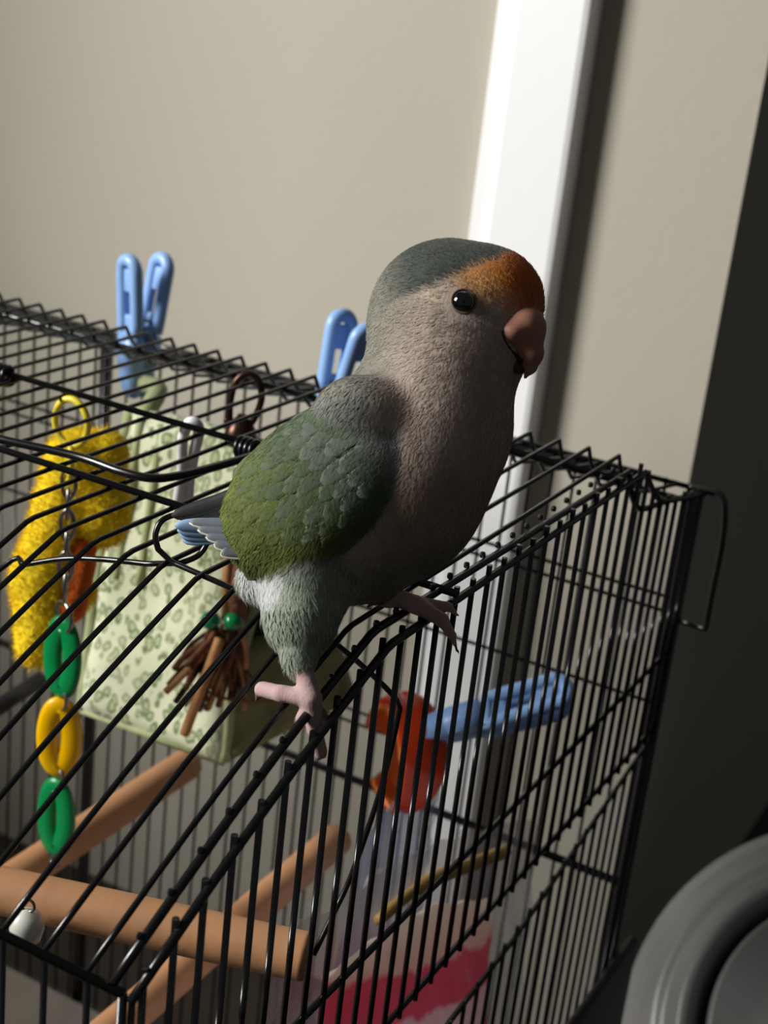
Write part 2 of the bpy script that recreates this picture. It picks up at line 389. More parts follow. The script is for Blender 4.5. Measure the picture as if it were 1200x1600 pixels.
# ------------------------------------------------------------------ fabric tent
def leaf_fabric():
    m = bpy.data.materials.new('leaf_print_fabric'); m.use_nodes = True; nt = m.node_tree; b = nt.nodes['Principled BSDF']
    b.inputs['Roughness'].default_value = .85; b.inputs['Sheen Weight'].default_value = .2
    tc = nt.nodes.new('ShaderNodeTexCoord'); mp = nt.nodes.new('ShaderNodeMapping'); mp.inputs['Scale'].default_value = (205, 205, 135)
    nz = nt.nodes.new('ShaderNodeTexNoise'); nz.inputs['Scale'].default_value = 90
    ad = nt.nodes.new('ShaderNodeVectorMath'); ad.operation = 'MULTIPLY_ADD'; ad.inputs[1].default_value = (.006, .006, .006)
    nt.links.new(tc.outputs['Object'], nz.inputs['Vector']); nt.links.new(nz.outputs['Color'], ad.inputs[0]); nt.links.new(tc.outputs['Object'], ad.inputs[2])
    nt.links.new(ad.outputs[0], mp.inputs['Vector'])
    vo = nt.nodes.new('ShaderNodeTexVoronoi'); vo.inputs['Scale'].default_value = 1.0
    nt.links.new(mp.outputs[0], vo.inputs['Vector'])
    cr = nt.nodes.new('ShaderNodeValToRGB'); e = cr.color_ramp.elements
    e[0].position = 0; e[0].color = srgb(176, 188, 140); e[1].position = 1; e[1].color = srgb(228, 230, 198)
    for p, c in ((.24, srgb(186, 198, 150)), (.34, srgb(86, 104, 62)), (.43, srgb(140, 154, 106)), (.50, srgb(222, 226, 192))):
        q = e.new(p); q.color = c
    nt.links.new(vo.outputs['Distance'], cr.inputs[0])
    n2 = nt.nodes.new('ShaderNodeTexNoise'); n2.inputs['Scale'].default_value = 45; nt.links.new(tc.outputs['Object'], n2.inputs['Vector'])
    mx = nt.nodes.new('ShaderNodeMix'); mx.data_type = 'RGBA'; mx.inputs[7].default_value = srgb(222, 224, 192)
    mr = nt.nodes.new('ShaderNodeMapRange'); mr.inputs[1].default_value = .4; mr.inputs[2].default_value = .7; mr.inputs[4].default_value = .5
    nt.links.new(n2.outputs['Fac'], mr.inputs[0]); nt.links.new(mr.outputs[0], mx.inputs[0]); nt.links.new(cr.outputs[0], mx.inputs[6])
    nt.links.new(mx.outputs[2], b.inputs['Base Color'])
    n3 = nt.nodes.new('ShaderNodeTexNoise'); n3.inputs['Scale'].default_value = 70
    nt.links.new(tc.outputs['Object'], n3.inputs['Vector'])
    bp = nt.nodes.new('ShaderNodeBump'); bp.inputs['Distance'].default_value = .003; bp.inputs['Strength'].default_value = .4
    nt.links.new(n3.outputs['Fac'], bp.inputs['Height']); nt.links.new(bp.outputs[0], b.inputs['Normal'])
    return m
M_leaf = leaf_fabric()
M_pipe = mat('green_piping_fabric', srgb(170, 178, 130), .85, var=.12, vscale=120, bump=.3)
M_tentin = mat('olive_fleece', srgb(132, 136, 92), .95, var=.2, vscale=60, bump=.6, bscale=260)
def pad(name, A, B, Cc, D, th, m, parent, nu=18, nv=22, sag=.0):
    """quilted panel: bilinear patch A B C D (A-B bottom, D-C top) thickened, puffed between the seams"""
    A, B, Cc, D = [np.array(p, float) for p in (A, B, Cc, D)]
    nrm = np.cross(B-A, D-A); nrm /= np.linalg.norm(nrm)
    V = []; F = []
    for side in (0, 1):
        for j in range(nv+1):
            for i in range(nu+1):
                u, v = i/nu, j/nv
                p = (A*(1-u)+B*u)*(1-v)+(D*(1-u)+Cc*u)*v
                e = min(1, min(u, 1-u, v, 1-v)*9)
                puff = th*(.35+.65*math.sqrt(max(0, 1-(1-e)**2)))
                wob = .0012*math.sin(7*u+5*v)+.0009*math.sin(17*v-6*u)
                V.append(p+nrm*((puff if side else -puff)*.5+wob+sag*math.sin(math.pi*u)*math.sin(math.pi*v)))
    n0 = (nu+1)*(nv+1); idx = lambda s, i, j: s*n0+j*(nu+1)+i
    for j in range(nv):
        for i in range(nu):
            F.append((idx(1, i, j), idx(1, i+1, j), idx(1, i+1, j+1), idx(1, i, j+1)))
            F.append((idx(0, i, j), idx(0, i, j+1), idx(0, i+1, j+1), idx(0, i+1, j)))
    for i in range(nu):
        F.append((idx(0, i, 0), idx(0, i+1, 0), idx(1, i+1, 0), idx(1, i, 0))); F.append((idx(0, i+1, nv), idx(0, i, nv), idx(1, i, nv), idx(1, i+1, nv)))
    for j in range(nv):
        F.append((idx(0, 0, j+1), idx(0, 0, j), idx(1, 0, j), idx(1, 0, j+1))); F.append((idx(0, nu, j), idx(0, nu, j+1), idx(1, nu, j+1), idx(1, nu, j)))
    return meshobj(name, V, F, m, parent)
tent = thing('fabric_tent', 'pale green leaf-print padded fabric tent hanging inside the cage', 'pet tent')
tz = 1.12
fl = onz(128, 1108, tz); fr = onz(350, 1190, tz); br = onz(548, 1090, tz); bl = fl+(br-fr)
rl = ony(206, 632, .556); rr_ = ony(398, 690, .556)
pad('front_panel', fl, fr, rr_, rl, .009, M_leaf, tent)
pad('back_panel', br, bl, rl, rr_, .009, M_leaf, tent)
pad('floor_panel', fl, fr, br, bl, .010, M_tentin, tent)
# near end: low padded sill below the opening
t_ = .36
pad('end_sill', fr, br, br*(1-t_)+rr_*t_, fr*(1-t_)+rr_*t_, .010, M_tentin, tent, sag=.004)
pad('end_panel', bl, fl, rl*.98+fl*.02, rl*.98+bl*.02, .006, M_tentin, tent)
tube('piping', smooth_path([fr, fr*.5+rr_*.5+np.array([.002, -.002, 0]), rr_, br*.5+rr_*.5+np.array([.002, .004, 0]), br], 8), .0030, M_pipe, tent)
tube('piping', smooth_path([fl, fl*.5+rl*.5+np.array([-.002, -.002, 0]), rl], 8), .0030, M_pipe, tent)
tube('piping', [fl, fr], .0022, M_pipe, tent)
tube('opening_rim', smooth_path([fr*.66+rr_*.34+np.array([.003, 0, 0]), (fr*.45+rr_*.55)+np.array([.004, .012, 0]), (fr*.2+br*.2+rr_*.6)+np.array([.004, .0, 0]), (br*.45+rr_*.55)+np.array([.004, -.008, 0]), br*.66+rr_*.34+np.array([.003, 0, 0])], 8), .0032, M_pipe, tent)
tube('hanging_tab', smooth_path([rl+np.array([.008, 0, -.002]), rl+np.array([.006, .012, .006]), ony(228, 600, .598)], 6), .0045, M_pipe, tent)
# stitched seams standing a little proud of the front panel
nrm = np.cross(fr-fl, rl-fl); nrm /= np.linalg.norm(nrm)
for s in (.13, .30):
    a = fl*(1-s)+fr*s; b_ = rl*(1-s)+rr_*s
    tube('seam', [a*(1-t)+b_*t+nrm*(.0036) for t in np.linspace(.45, .97, 10)], .0022, M_pipe, tent)

# ------------------------------------------------------------------ clothes pegs
M_spring = mat('peg_spring_steel', (.25, .25, .25, 1), .35, metal=1)
def peg(pivot, l, s, k, label, spread=.13):
    l = np.array(l)/np.linalg.norm(l); s = np.array(s)-l*(np.array(s)@l); s /= np.linalg.norm(s)
    wv = np.cross(l, s)
    t = thing('clothes_peg', label, 'clothes peg', 'blue clothes pegs')
    for sg in (-1, 1):
        a = sg*spread
        ll = l*math.cos(a)+s*math.sin(a); ss = s*math.cos(a)-l*math.sin(a)
        o = np.array(pivot)+s*sg*(.034*math.sin(spread)+.0022)*k
        parts = []
        # handle: rounded loop with a slot
        path = []
        for q in range(13): path.append(o+k*(ll*(.033+  .0056*math.sin(math.pi*q/12))+wv*.0056*math.cos(math.pi*q/12)))
        for q in range(1, 8): path.append(o+k*(ll*(.033-.035*q/8)-wv*.0056))
        for q in range(0, 8): path.append(o+k*(ll*(-.002+.035*q/8)+wv*.0056))
        V, F = tube_data(path, .0034*k, 10, True)
        parts.append((V, F))
        rm = np.array([wv, ss, ll]).T
        for z in (.028, .004):
            parts.append(box_data(o+k*ll*z, (.009*k, .0030*k, .012*k), rm, .0008*k))
        # jaw: tapering bar with a notch lip
        sec = [(-.001, .0068, .0030), (-.010, .0066, .0042), (-.018, .0062, .0040), (-.0195, .0060, .0030), (-.022, .0062, .0038), (-.030, .0050, .0028), (-.034, .0040, .0018)]
        Vj = []; Fj = []
        for (h_, wd, tk) in sec:
            off = -ss*sg*.0028*(min(1, -h_/.03))*0
            for (i_, j_) in ((-1, -1), (1, -1), (1, 1), (-1, 1)): Vj.append(o+k*(ll*h_+wv*wd*i_*.95+ss*tk*j_)+off)
        for q in range(len(sec)-1):
            for c in range(4): Fj.append((q*4+c, q*4+(c+1) % 4, q*4+4+(c+1) % 4, q*4+4+c))
        Fj += [(3, 2, 1, 0), tuple(len(sec)*4-4+c for c in range(4))]
        parts.append((Vj, Fj))
        V, F = join(parts); lg = meshobj('peg_leg', V, F, M_blue, t)
    sp = []
    for q in range(50):
        a = 2*math.pi*q/12.5; sp.append(np.array(pivot)+k*(wv*(q/50-.5)*.008+s*.0058*math.cos(a)+l*(.004+.0036*math.sin(a))))
    tube('spring', sp, .0006*k, M_spring, t, 6)
    return t
zup = np.array([0, 0, 1.0])
peg(ony(219, 520, .602), zup+rt*.03, rt*.66+fw*.75, .97, 'light blue plastic clothes peg clipped upright at the left, above the green tent', .115)
peg(ony(528, 622, .602), zup*1.0+rt*.13, rt*.62-fw*.78, .97, 'light blue plastic clothes peg clipped at the back, half hidden by the parrot', .115)
peg(at(757, 1119, .700), rt*.97+up*.24+fw*.1, up*.45-fw*.9, 1.0, 'blue plastic clothes peg lying sideways and gripping the orange pepper', .10)

# ------------------------------------------------------------------ pepper piece
def frame_map(D0, x0=600, y0=800):
    s = D0/FPX; P0 = at(x0, y0, D0)
    def to_w(L):
        L = np.asarray(L, float); return P0 + s*((L[..., 0:1])*rt + (L[..., 1:2])*up + L[..., 2:3]*fw)
    def to_l(px, py, d=0):
        wpt = at(px, py, D0+s*d)-P0
        return np.array([wpt@rt, wpt@up, wpt@fw])/s
    return to_w, to_l, s
tw, tl, s_ = frame_map(.705, 625, 1175)
def pepper_sd(p):
    q = p.copy()
    ang = np.arctan2(q[..., 2], q[..., 0]); lob = 4*np.cos(3*ang+.6)
    e = sd_ell(p, (0, 0, 0), (66, 88, 62)) - lob
    sh = np.abs(e)-6.5
    cutn = np.array([-.86, -.10, -.50]); cutn /= np.linalg.norm(cutn)
    cut = p@cutn-30
    cut2 = sd_ell(p, (-54, -8, 10), (48, 40, 120))
    d = np.maximum(sh, cut); d = np.maximum(d, -cut2)
    return d
V, F = surface_netsL(pepper_sd, (-95, -110, -90), (95, 110, 90), 4.0)
e = sd_ell(V, (0, 0, 0), (66, 88, 62)) - 4*np.cos(3*np.arctan2(V[:, 2], V[:, 0])+.6)
M_pep = mat('red_pepper_skin', srgb(214, 64, 18), .25, var=.1, vscale=60, coat=.3)
M_pepin = mat('orange_pepper_flesh', srgb(226, 128, 58), .5, var=.15, vscale=80, bump=.2, sss=.2)
pep = meshobj('pepper_piece', tw(V), F, M_pep)
pep.data.materials.append(M_pepin)
fe = e[F].mean(1); pep.data.polygons.foreach_set('material_index', (fe < 2.5).astype(int))
tag(pep, 'curved piece of red-orange bell pepper hanging behind the cage wires', 'pepper')

# ------------------------------------------------------------------ bag of treats
bag = thing('treat_bag', 'crumpled clear plastic bag with a pink stripe lying inside the cage bottom', 'plastic bag')
def pouch(name, y0, y1, z0, z1, xc, th, lean, amp, m, parent, nu=44, nv=26, seed=3, tilt=0.0):
    rg = np.random.default_rng(seed); ph = rg.uniform(0, 6.28, (10,)); fq = rg.uniform(12, 60, (10, 2))
    def wob(u, v): return sum(math.sin(fq[i, 0]*u+fq[i, 1]*v+ph[i]) for i in range(10))/10
    V = []; F = []
    for sd in (0, 1):
        for j in range(nv+1):
            for i in range(nu+1):
                u, v = i/nu, j/nv
                pf = (max(0, math.sin(math.pi*u))**.45)*(max(0, math.sin(math.pi*min(1, .08+.92*v)))**.6)
                y = y0+(y1-y0)*u; z = z0+(z1-z0)*v + .012*math.sin(math.pi*u)*v+tilt*v*(.5-u)
                V.append((xc+lean*v+(1 if sd else -1)*th*pf+amp*wob(u, v+sd), y+amp*.6*wob(v, u), z+amp*.7*wob(u+.3, v)*(1 if v > .05 else 0)))
    n0 = (nu+1)*(nv+1); I = lambda s, i, j: s*n0+j*(nu+1)+i
    for j in range(nv):
        for i in range(nu):
            F.append((I(1, i, j), I(1, i+1, j), I(1, i+1, j+1), I(1, i, j+1))); F.append((I(0, i, j), I(0, i, j+1), I(0, i+1, j+1), I(0, i+1, j)))
    return meshobj(name, V, F, m, parent)
def bag_print():
    m = bpy.data.materials.new('printed_bag_contents'); m.use_nodes = True; nt = m.node_tree; b = nt.nodes['Principled BSDF']; b.inputs['Roughness'].default_value = .45
    tc = nt.nodes.new('ShaderNodeTexCoord'); dt = nt.nodes.new('ShaderNodeVectorMath'); dt.operation = 'DOT_PRODUCT'; dt.inputs[1].default_value = (0, .43, 1)
    nt.links.new(tc.outputs['Object'], dt.inputs[0])
    nz = nt.nodes.new('ShaderNodeTexNoise'); nz.inputs['Scale'].default_value = 60; nt.links.new(tc.outputs['Object'], nz.inputs['Vector'])
    ma = nt.nodes.new('ShaderNodeMath'); ma.operation = 'MULTIPLY_ADD'; ma.inputs[1].default_value = .014
    nt.links.new(nz.outputs['Fac'], ma.inputs[0]); nt.links.new(dt.outputs['Value'], ma.inputs[2])
    mr = nt.nodes.new('ShaderNodeMapRange'); mr.inputs[1].default_value = 1.22; mr.inputs[2].default_value = 1.38; nt.links.new(ma.outputs[0], mr.inputs[0]); ma = mr
    cr = nt.nodes.new('ShaderNodeValToRGB'); e = cr.color_ramp.elements
    def zz(v): return (v+.43*.46+.007-1.22)/.16
    e[0].position = 0; e[0].color = srgb(205, 190, 186); e[1].position = 1; e[1].color = srgb(230, 228, 230)
    P_ = srgb(222, 84, 120); W_ = srgb(238, 232, 232); T_ = srgb(232, 222, 208)
    for p, c in ((1.050, W_), (1.053, P_), (1.061, P_), (1.064, W_), (1.080, W_), (1.083, P_), (1.101, P_), (1.104, T_), (1.130, T_), (1.138, W_)):
        q = e.new(zz(p)); q.color = c
    nt.links.new(ma.outputs[0], cr.inputs[0]); nt.links.new(cr.outputs[0], b.inputs['Base Color'])
    tr = nt.nodes.new('ShaderNodeBsdfTranslucent'); ms = nt.nodes.new('ShaderNodeMixShader'); ms.inputs[0].default_value = .6
    nt.links.new(cr.outputs[0], tr.inputs[0]); nt.links.new(b.outputs[0], ms.inputs[1]); nt.links.new(tr.outputs[0], ms.inputs[2])
    nt.links.new(ms.outputs[0], nt.nodes['Material Output'].inputs[0])
    return m
M_film = mat('clear_plastic_film', (.8, .8, .85, 1), .12, bump=.6, bscale=90, alpha=.30, spec=.9)
M_gold = mat('tan_paper_edge', srgb(200, 160, 84), .5, var=.2, vscale=80)
pouch('contents', .395, .552, ZB+.004, 1.106, -.200, .021, -.004, .0030, bag_print(), bag, 44, 60, tilt=.055)
pouch('film', .362, .602, ZB+.003, 1.130, -.200, .023, -.008, .0036, M_film, bag, 60, 80, seed=5, tilt=.07)
ge = [onx(592, 1438, -.200), onx(640, 1397, -.200), onx(690, 1368, -.200), onx(740, 1350, -.202), onx(790, 1330, -.202)]
tube('header_strip', smooth_path(ge, 6), [.0022]*8+[.0030]*17, M_gold, bag)
film2 = thing('plastic_wrap', 'crumpled bluish clear plastic wrap standing behind the striped treat bag', 'plastic wrap')
M_film2 = mat('bluish_clear_film', srgb(150, 165, 200), .15, bump=.7, bscale=70, alpha=.42, spec=.8)
pouch('film', .520, .600, ZB+.003, 1.100, -.270, .010, .012, .0040, M_film2, film2, 24, 44, 9)

# ------------------------------------------------------------------ hanging chain of links
chain = thing('chain_toy', 'hanging metal chain toy with green and yellow plastic oval links', 'bird toy')
bxy = onz(112, 645, 1.295); bx_, by_ = bxy[0], bxy[1]
def zc(y): return ony(100, y, by_)[2]
def cpt(y, dx=0, dy=0): return np.array([bx_+dx, by_+dy, zc(y)])
hd = rt*.92-fw*.25; hd[2] = 0; hd /= np.linalg.norm(hd); hd2 = np.cross(hd, zup)
tube('plastic_ring', ring_pts(cpt(657), hd*.95+hd2*.2, zup, .0078, .0092, 36), .0014, M_lemon, chain, 10, True)
tube('plastic_ring', ring_pts(cpt(720), hd*.5+hd2*.85, zup, .0050, .0070, 28), .0013, M_lemon, chain, 10, True)
yy = 752; kk = 0
while yy < 945:
    a = hd if kk % 2 == 0 else hd*.35+hd2*.93
    tube('chain_link', ring_pts(cpt(yy), a, zup, .0029, .0062, 20), .00085, M_metal, chain, 8, True); yy += 33; kk += 1
def oval(yc, half, m, tilt, wide=.0050):
    a = hd*math.cos(tilt)+hd2*math.sin(tilt); nn = np.cross(a, zup)
    P = ring_pts((0, 0, 0), (1, 0, 0), (0, 1, 0), wide, half-.0040, 40)
    V, F = tube_data(P, .0046, 12, True)
    rot = np.array([a, zup, nn]).T
    lean = np.array([hd[0]*.05, hd[1]*.05, 0])
    V = [cpt(yc)+rot@(np.array(v)*np.array([1, 1, .48])) for v in V]
    return meshobj('plastic_link', V, F, m, chain)
def mring(y, r=.0058):
    tube('metal_ring', ring_pts(cpt(y), hd*.8+hd2*.6, zup, r, r, 24), .0009, M_metal, chain, 8, True)
mring(964, .0062); oval(1028, .0178, M_green, .25); mring(1092, .0048); oval(1155, .0182, M_yellow, -.2); mring(1218, .0045); oval(1282, .0185, M_green, .2); mring(1345, .0042)
V, F = lathe_data([(.0005, -.0055), (.0038, -.0045), (.0052, -.001), (.0052, .002), (.0040, .0042), (.0015, .0056), (.0004, .006)], at(42, 1448, .455), zup+rt*-.1, 20)
bell = thing('small_bell', 'small shiny white bell hanging at the left end of the swing perch', 'bell')
meshobj('bell_body', V, F, mat('pearl_white_enamel', srgb(235, 235, 222), .2, var=.1, vscale=200), bell)
tube('bell_loop', ring_pts(at(42, 1448, .455)+zup*.0075, hd, zup, .0022, .0022, 16), .0005, M_metal, bell, 6, True)

# ------------------------------------------------------------------ yellow plush toy
tw, tl, s_ = frame_map(.645, 110, 860)
def pl(px, py, d=0): return (px-110, 860-py, d)
def plush_sd(p):
    d = sd_cone(p, pl(118, 715, 0), pl(62, 900, 0), 46, 40)
    d = smin(d, sd_cone(p, pl(62, 900, 0), pl(58, 1010, -5), 44, 32), 20)
    d = smin(d, sd_cone(p, pl(165, 705, 0), pl(160, 820, 10), 34, 36), 18)
    d = smin(d, sd_cone(p, pl(125, 730, 10), pl(150, 800, 10), 50, 44), 18)
    d = smin(d, sd_cone(p, pl(70, 960, 5), pl(120, 930, 20), 36, 26), 14)
    d += 2.2*np.sin(p[..., 0]*.11+1)*np.sin(p[..., 1]*.13)*np.sin(p[..., 2]*.12+2)
    return d
V, F = surface_netsL(plush_sd, (-115, -210, -75), (110, 225, 85), 4.0)
plush = thing('plush_toy', 'fluffy bright yellow plush toy with an orange patch hanging beside the tent', 'plush toy')
M_fluff = mat('yellow_fleece', srgb(255, 224, 30), .95, var=.10, vscale=60, bump=.45, bscale=500)
meshobj('body', tw(V), F, M_fluff, plush)
def patch_sd(p): return smin(sd_cone(p, pl(130, 880, -5), pl(112, 950, -8), 22, 24), sd_cone(p, pl(128, 860, -5), pl(140, 850, 0), 22, 16), 10)
V2, F2 = surface_netsL(patch_sd, (-30, -130, -60), (70, 50, 50), 4.0)
meshobj('orange_patch', tw(V2), F2, mat('orange_fleece', srgb(236, 110, 22), .95, var=.15, vscale=90, bump=1.0, bscale=500), plush)
# short pile on the fleece
nrm_i = RNG.integers(0, len(F), 9000); fv = []; ff = []
Wd = tw(V); 
for q in nrm_i:
    a, b_, c, d = [Wd[i] for i in F[q]]
    n_ = np.cross(b_-a, d-a); ln = np.linalg.norm(n_)
    if ln < 1e-12: continue
    n_ /= ln; u_, v_ = RNG.random(2); p = a+(b_-a)*u_+(d-a)*v_
    dv = n_+RNG.normal(0, .45, 3); tip = p+dv*.0019; sd = np.cross(dv, RNG.normal(0, 1, 3)); sd = sd/np.linalg.norm(sd)*.00022
    i0 = len(fv); fv += [p-sd, p+sd, tip]; ff.append((i0, i0+1, i0+2))
pile = meshobj('pile', fv, ff, M_fluff, plush); pile['kind'] = 'stuff'

# ------------------------------------------------------------------ white cord loop, clasp and bark toy
cord = smooth_path([at(276, 792, .585), at(284, 740, .575), at(285, 690, .566), at(293, 664, .561), at(303, 660, .560), at(311, 672, .562), at(303, 710, .570), at(296, 750, .578), at(293, 800, .586)], 8)
tag(tube('cord_loop', cord, .0021, M_white, None, 10), 'white plastic cord looped over a roof rod of the cage', 'cord')
cl = onz(386, 598, 1.300)
cz = lambda y: ony(385, y, cl[1])[2]
clasp = thing('hook_clasp', 'dark brown metal spring clasp hooked over the cage roof wires', 'clasp')
M_bronze = mat('brown_bronze_metal', srgb(74, 48, 38), .3, metal=.7)
ch = rt*.95+fw*.1; ch[2] = 0; ch /= np.linalg.norm(ch)
cc = np.array([cl[0], cl[1], 0])
hook = [cc+ch*-.0058+zup*cz(668), cc+ch*-.0062+zup*cz(630), cc+ch*-.0045+zup*cz(598), cc+ch*0+zup*cz(583), cc+ch*.0045+zup*cz(592), cc+ch*.0064+zup*cz(620), cc+ch*.0045+zup*cz(650), cc+ch*.0018+zup*cz(668)]
tube('hook', smooth_path(hook, 6), .0015, M_bronze, clasp, 10)
V, F = lathe_data([(.002, 0), (.0062, .001), (.0072, .004), (.0060, .008), (.0042, .011), (.0024, .0125), (.0016, .014)], cc-ch*.001+zup*cz(700), zup, 20); meshobj('clasp_body', V, F, M_bronze, clasp)
V, F = lathe_data([(.0004, 0), (.0014, .0005), (.0016, .002), (.0012, .0036), (.0003, .004)], cc-ch*.0085+zup*cz(660), ch, 10); meshobj('thumb_lever', V, F, M_bronze, clasp)
bark = thing('bark_toy', 'hanging brown bark and stick chew toy with green beads before the tent', 'bird toy')
M_bark = mat('brown_bark', srgb(120, 74, 44), .7, var=.35, vscale=160, bump=.8, bscale=400)
M_stick = mat('tan_stick', srgb(196, 142, 88), .6, var=.2, vscale=140, bump=.4)
M_bead = mat('green_glass_bead', srgb(10, 140, 80), .12, coat=.5)
bz = lambda y: ony(350, y, cl[1])[2]
def bp_(dx, y, dd=0): return cc+ch*dx+zup*bz(y)+np.array([0, dd, 0])
for q, yk in enumerate((712, 735, 758, 781, 804, 827)):
    a = ch if q % 2 else np.array([-ch[1], ch[0], 0])
    tube('toy_link', ring_pts(bp_(0, yk), a, zup, .0024, .0044, 18), .0006, M_metal, bark, 6, True)
tube('bark_strip', [bp_(.003, 840), bp_(.004, 880), bp_(.003, 930), bp_(.004, 965)], [.002, .0045, .0048, .0035], M_bark, bark, 8)
tube('bark_strip', [bp_(-.002, 850), bp_(-.002, 900), bp_(-.0015, 965)], [.0015, .0022, .0016], M_stick, bark, 8)
for dx in (-.0055, .0042):
    V, F = lathe_data([(.0008, -.0040), (.0028, -.0032), (.0041, -.001), (.0041, .001), (.0028, .0032), (.0008, .0040)], bp_(dx, 963, -.004), zup, 16); meshobj('bead', V, F, M_bead, bark)
rb = random.Random(4)
M_bark2 = mat('dark_brown_bark', srgb(78, 46, 30), .75, var=.35, vscale=160, bump=.8, bscale=400)
for q in range(64):
    y0 = rb.uniform(972, 1010); y1 = y0+rb.uniform(40, 110); dx0 = rb.uniform(-.006, .007); dx1 = dx0*1.6+rb.uniform(-.012, .006); dd = rb.uniform(-.007, .002)
    tube('bark_strip', smooth_path([bp_(dx0, y0, dd), bp_((dx0+dx1)/2+rb.uniform(-.002, .002), (y0+y1)/2, dd-.002), bp_(dx1, y1, dd-rb.uniform(0, .005))], 3), rb.uniform(.0005, .0015), (M_bark, M_bark2, M_stick, M_bark)[q % 4], bark, 6)
tube('stick', smooth_path([bp_(.002, 985, -.009), bp_(-.003, 1060, -.011), bp_(-.0085, 1135, -.012)], 5), .0023, M_stick, bark, 10)
tube('stick', smooth_path([bp_(-.004, 1005, -.006), bp_(-.014, 1050, -.008), bp_(-.020, 1075, -.008)], 5), .0017, M_stick, bark, 8)
tube('stick', smooth_path([bp_(-.004, 1060, -.012), bp_(.010, 1080, -.010), bp_(.028, 1082, -.006)], 5), .0008, M_bark, bark, 8)

# ------------------------------------------------------------------ the parrot
BD = .415
BW, BL, bs = frame_map(BD, 600, 750)        # local units: 1 px at depth BD
def depth_d(P): return ((np.array(P)-CAM)@fw-BD)/bs
def slope_pt(px, py, lift=0.0):              # where a pixel meets the sloping front of the roof
    d = ray(px, py); n = np.array([0, -(ZTOP-ZEF)/(YBF-YF), 1.0]); p0 = np.array([0, YBF, ZTOP+lift])
    return CAM + d*(((p0-CAM)@n)/(d@n))
def edge_pt(px, py, X=XR): return onx(px, py, X)
def G(px, py, d=0.0): return BL(px, py, d)
def sub_(c): return np.array(c)
fA = slope_pt(487, 1092, .006); dA = depth_d(fA)            # near ankle
fT1 = slope_pt(402, 1080, .002); dT1 = depth_d(fT1)
fT2 = edge_pt(502, 1176, XR-.001); dT2 = depth_d(fT2)
fB = edge_pt(655, 946); dB = depth_d(fB)
LEGS = []
# near leg
LEGS += [(G(478, 905, -70), G(470, 968, -100), 84, 55), (G(470, 968, -100), G(468, 1020, dA+25), 55, 27), (G(468, 1020, dA+25), G(470, 1040, dA+15), 24, 18)]
TOES = [(G(468, 1030, dA+18), G(487, 1092, dA), 17, 19),
        (G(485, 1090, dA), G(440, 1084, (dA+dT1)/2-8), 18, 15), (G(440, 1084, (dA+dT1)/2-8), G(410, 1077, dT1-4), 15, 15), (G(408, 1078, dT1-4), G(399, 1097, dT1), 9, 3),
        (G(487, 1095, dA), G(492, 1140, (dA+dT2)/2-12), 18, 14), (G(492, 1140, (dA+dT2)/2-12), G(501, 1176, dT2-8), 14, 13), (G(501, 1176, dT2-8), G(494, 1188, dT2+4), 8, 4),
        (G(484, 1098, dA+6), G(468, 1128, dA+22), 13, 11), (G(468, 1128, dA+22), G(474, 1137, dA+30), 8, 4),
        (G(488, 1098, dA+8), G(512, 1128, dT2+14), 12, 10)]
# far leg
TOES += [(G(575, 905, 60), G(600, 925, dB-40), 26, 17), (G(600, 925, dB-40), G(650, 945, dB-8), 17, 18),
         (G(640, 940, dB-8), G(606, 942, dB-26), 12, 10), (G(606, 942, dB-26), G(582, 938, dB-34), 10, 7), (G(582, 938, dB-34), G(572, 952, dB-34), 5, 2.5),
         (G(650, 945, dB-8), G(690, 968, dB-4), 18, 14), (G(690, 968, dB-4), G(706, 992, dB+2), 13, 9), (G(706, 992, dB+2), G(716, 1022, dB+8), 7, 3),
         (G(645, 940, dB), G(700, 948, dB+24), 13, 10), (G(700, 948, dB+24), G(716, 962, dB+34), 8, 4)]
TOES = [(a, b, ra*.82, rb_*.82) for a, b, ra, rb_ in TOES]
wl = np.array([-.745, -.667, 0.0]); wl /= np.linalg.norm(wl)       # wing long axis in local (x right, y up)
wn = np.array([-.12, .22, -1.0]); wn -= wl*(wn@wl); wn /= np.linalg.norm(wn); wx = np.cross(wn, wl)
WA = np.array([wl, wx, wn])
bl_ = np.array([-.72, -.69, .0]); bx2 = np.array([.69, -.72, 0.0]); BA = np.array([bl_/np.linalg.norm(bl_), bx2/np.linalg.norm(bx2), [0, 0, 1.0]])
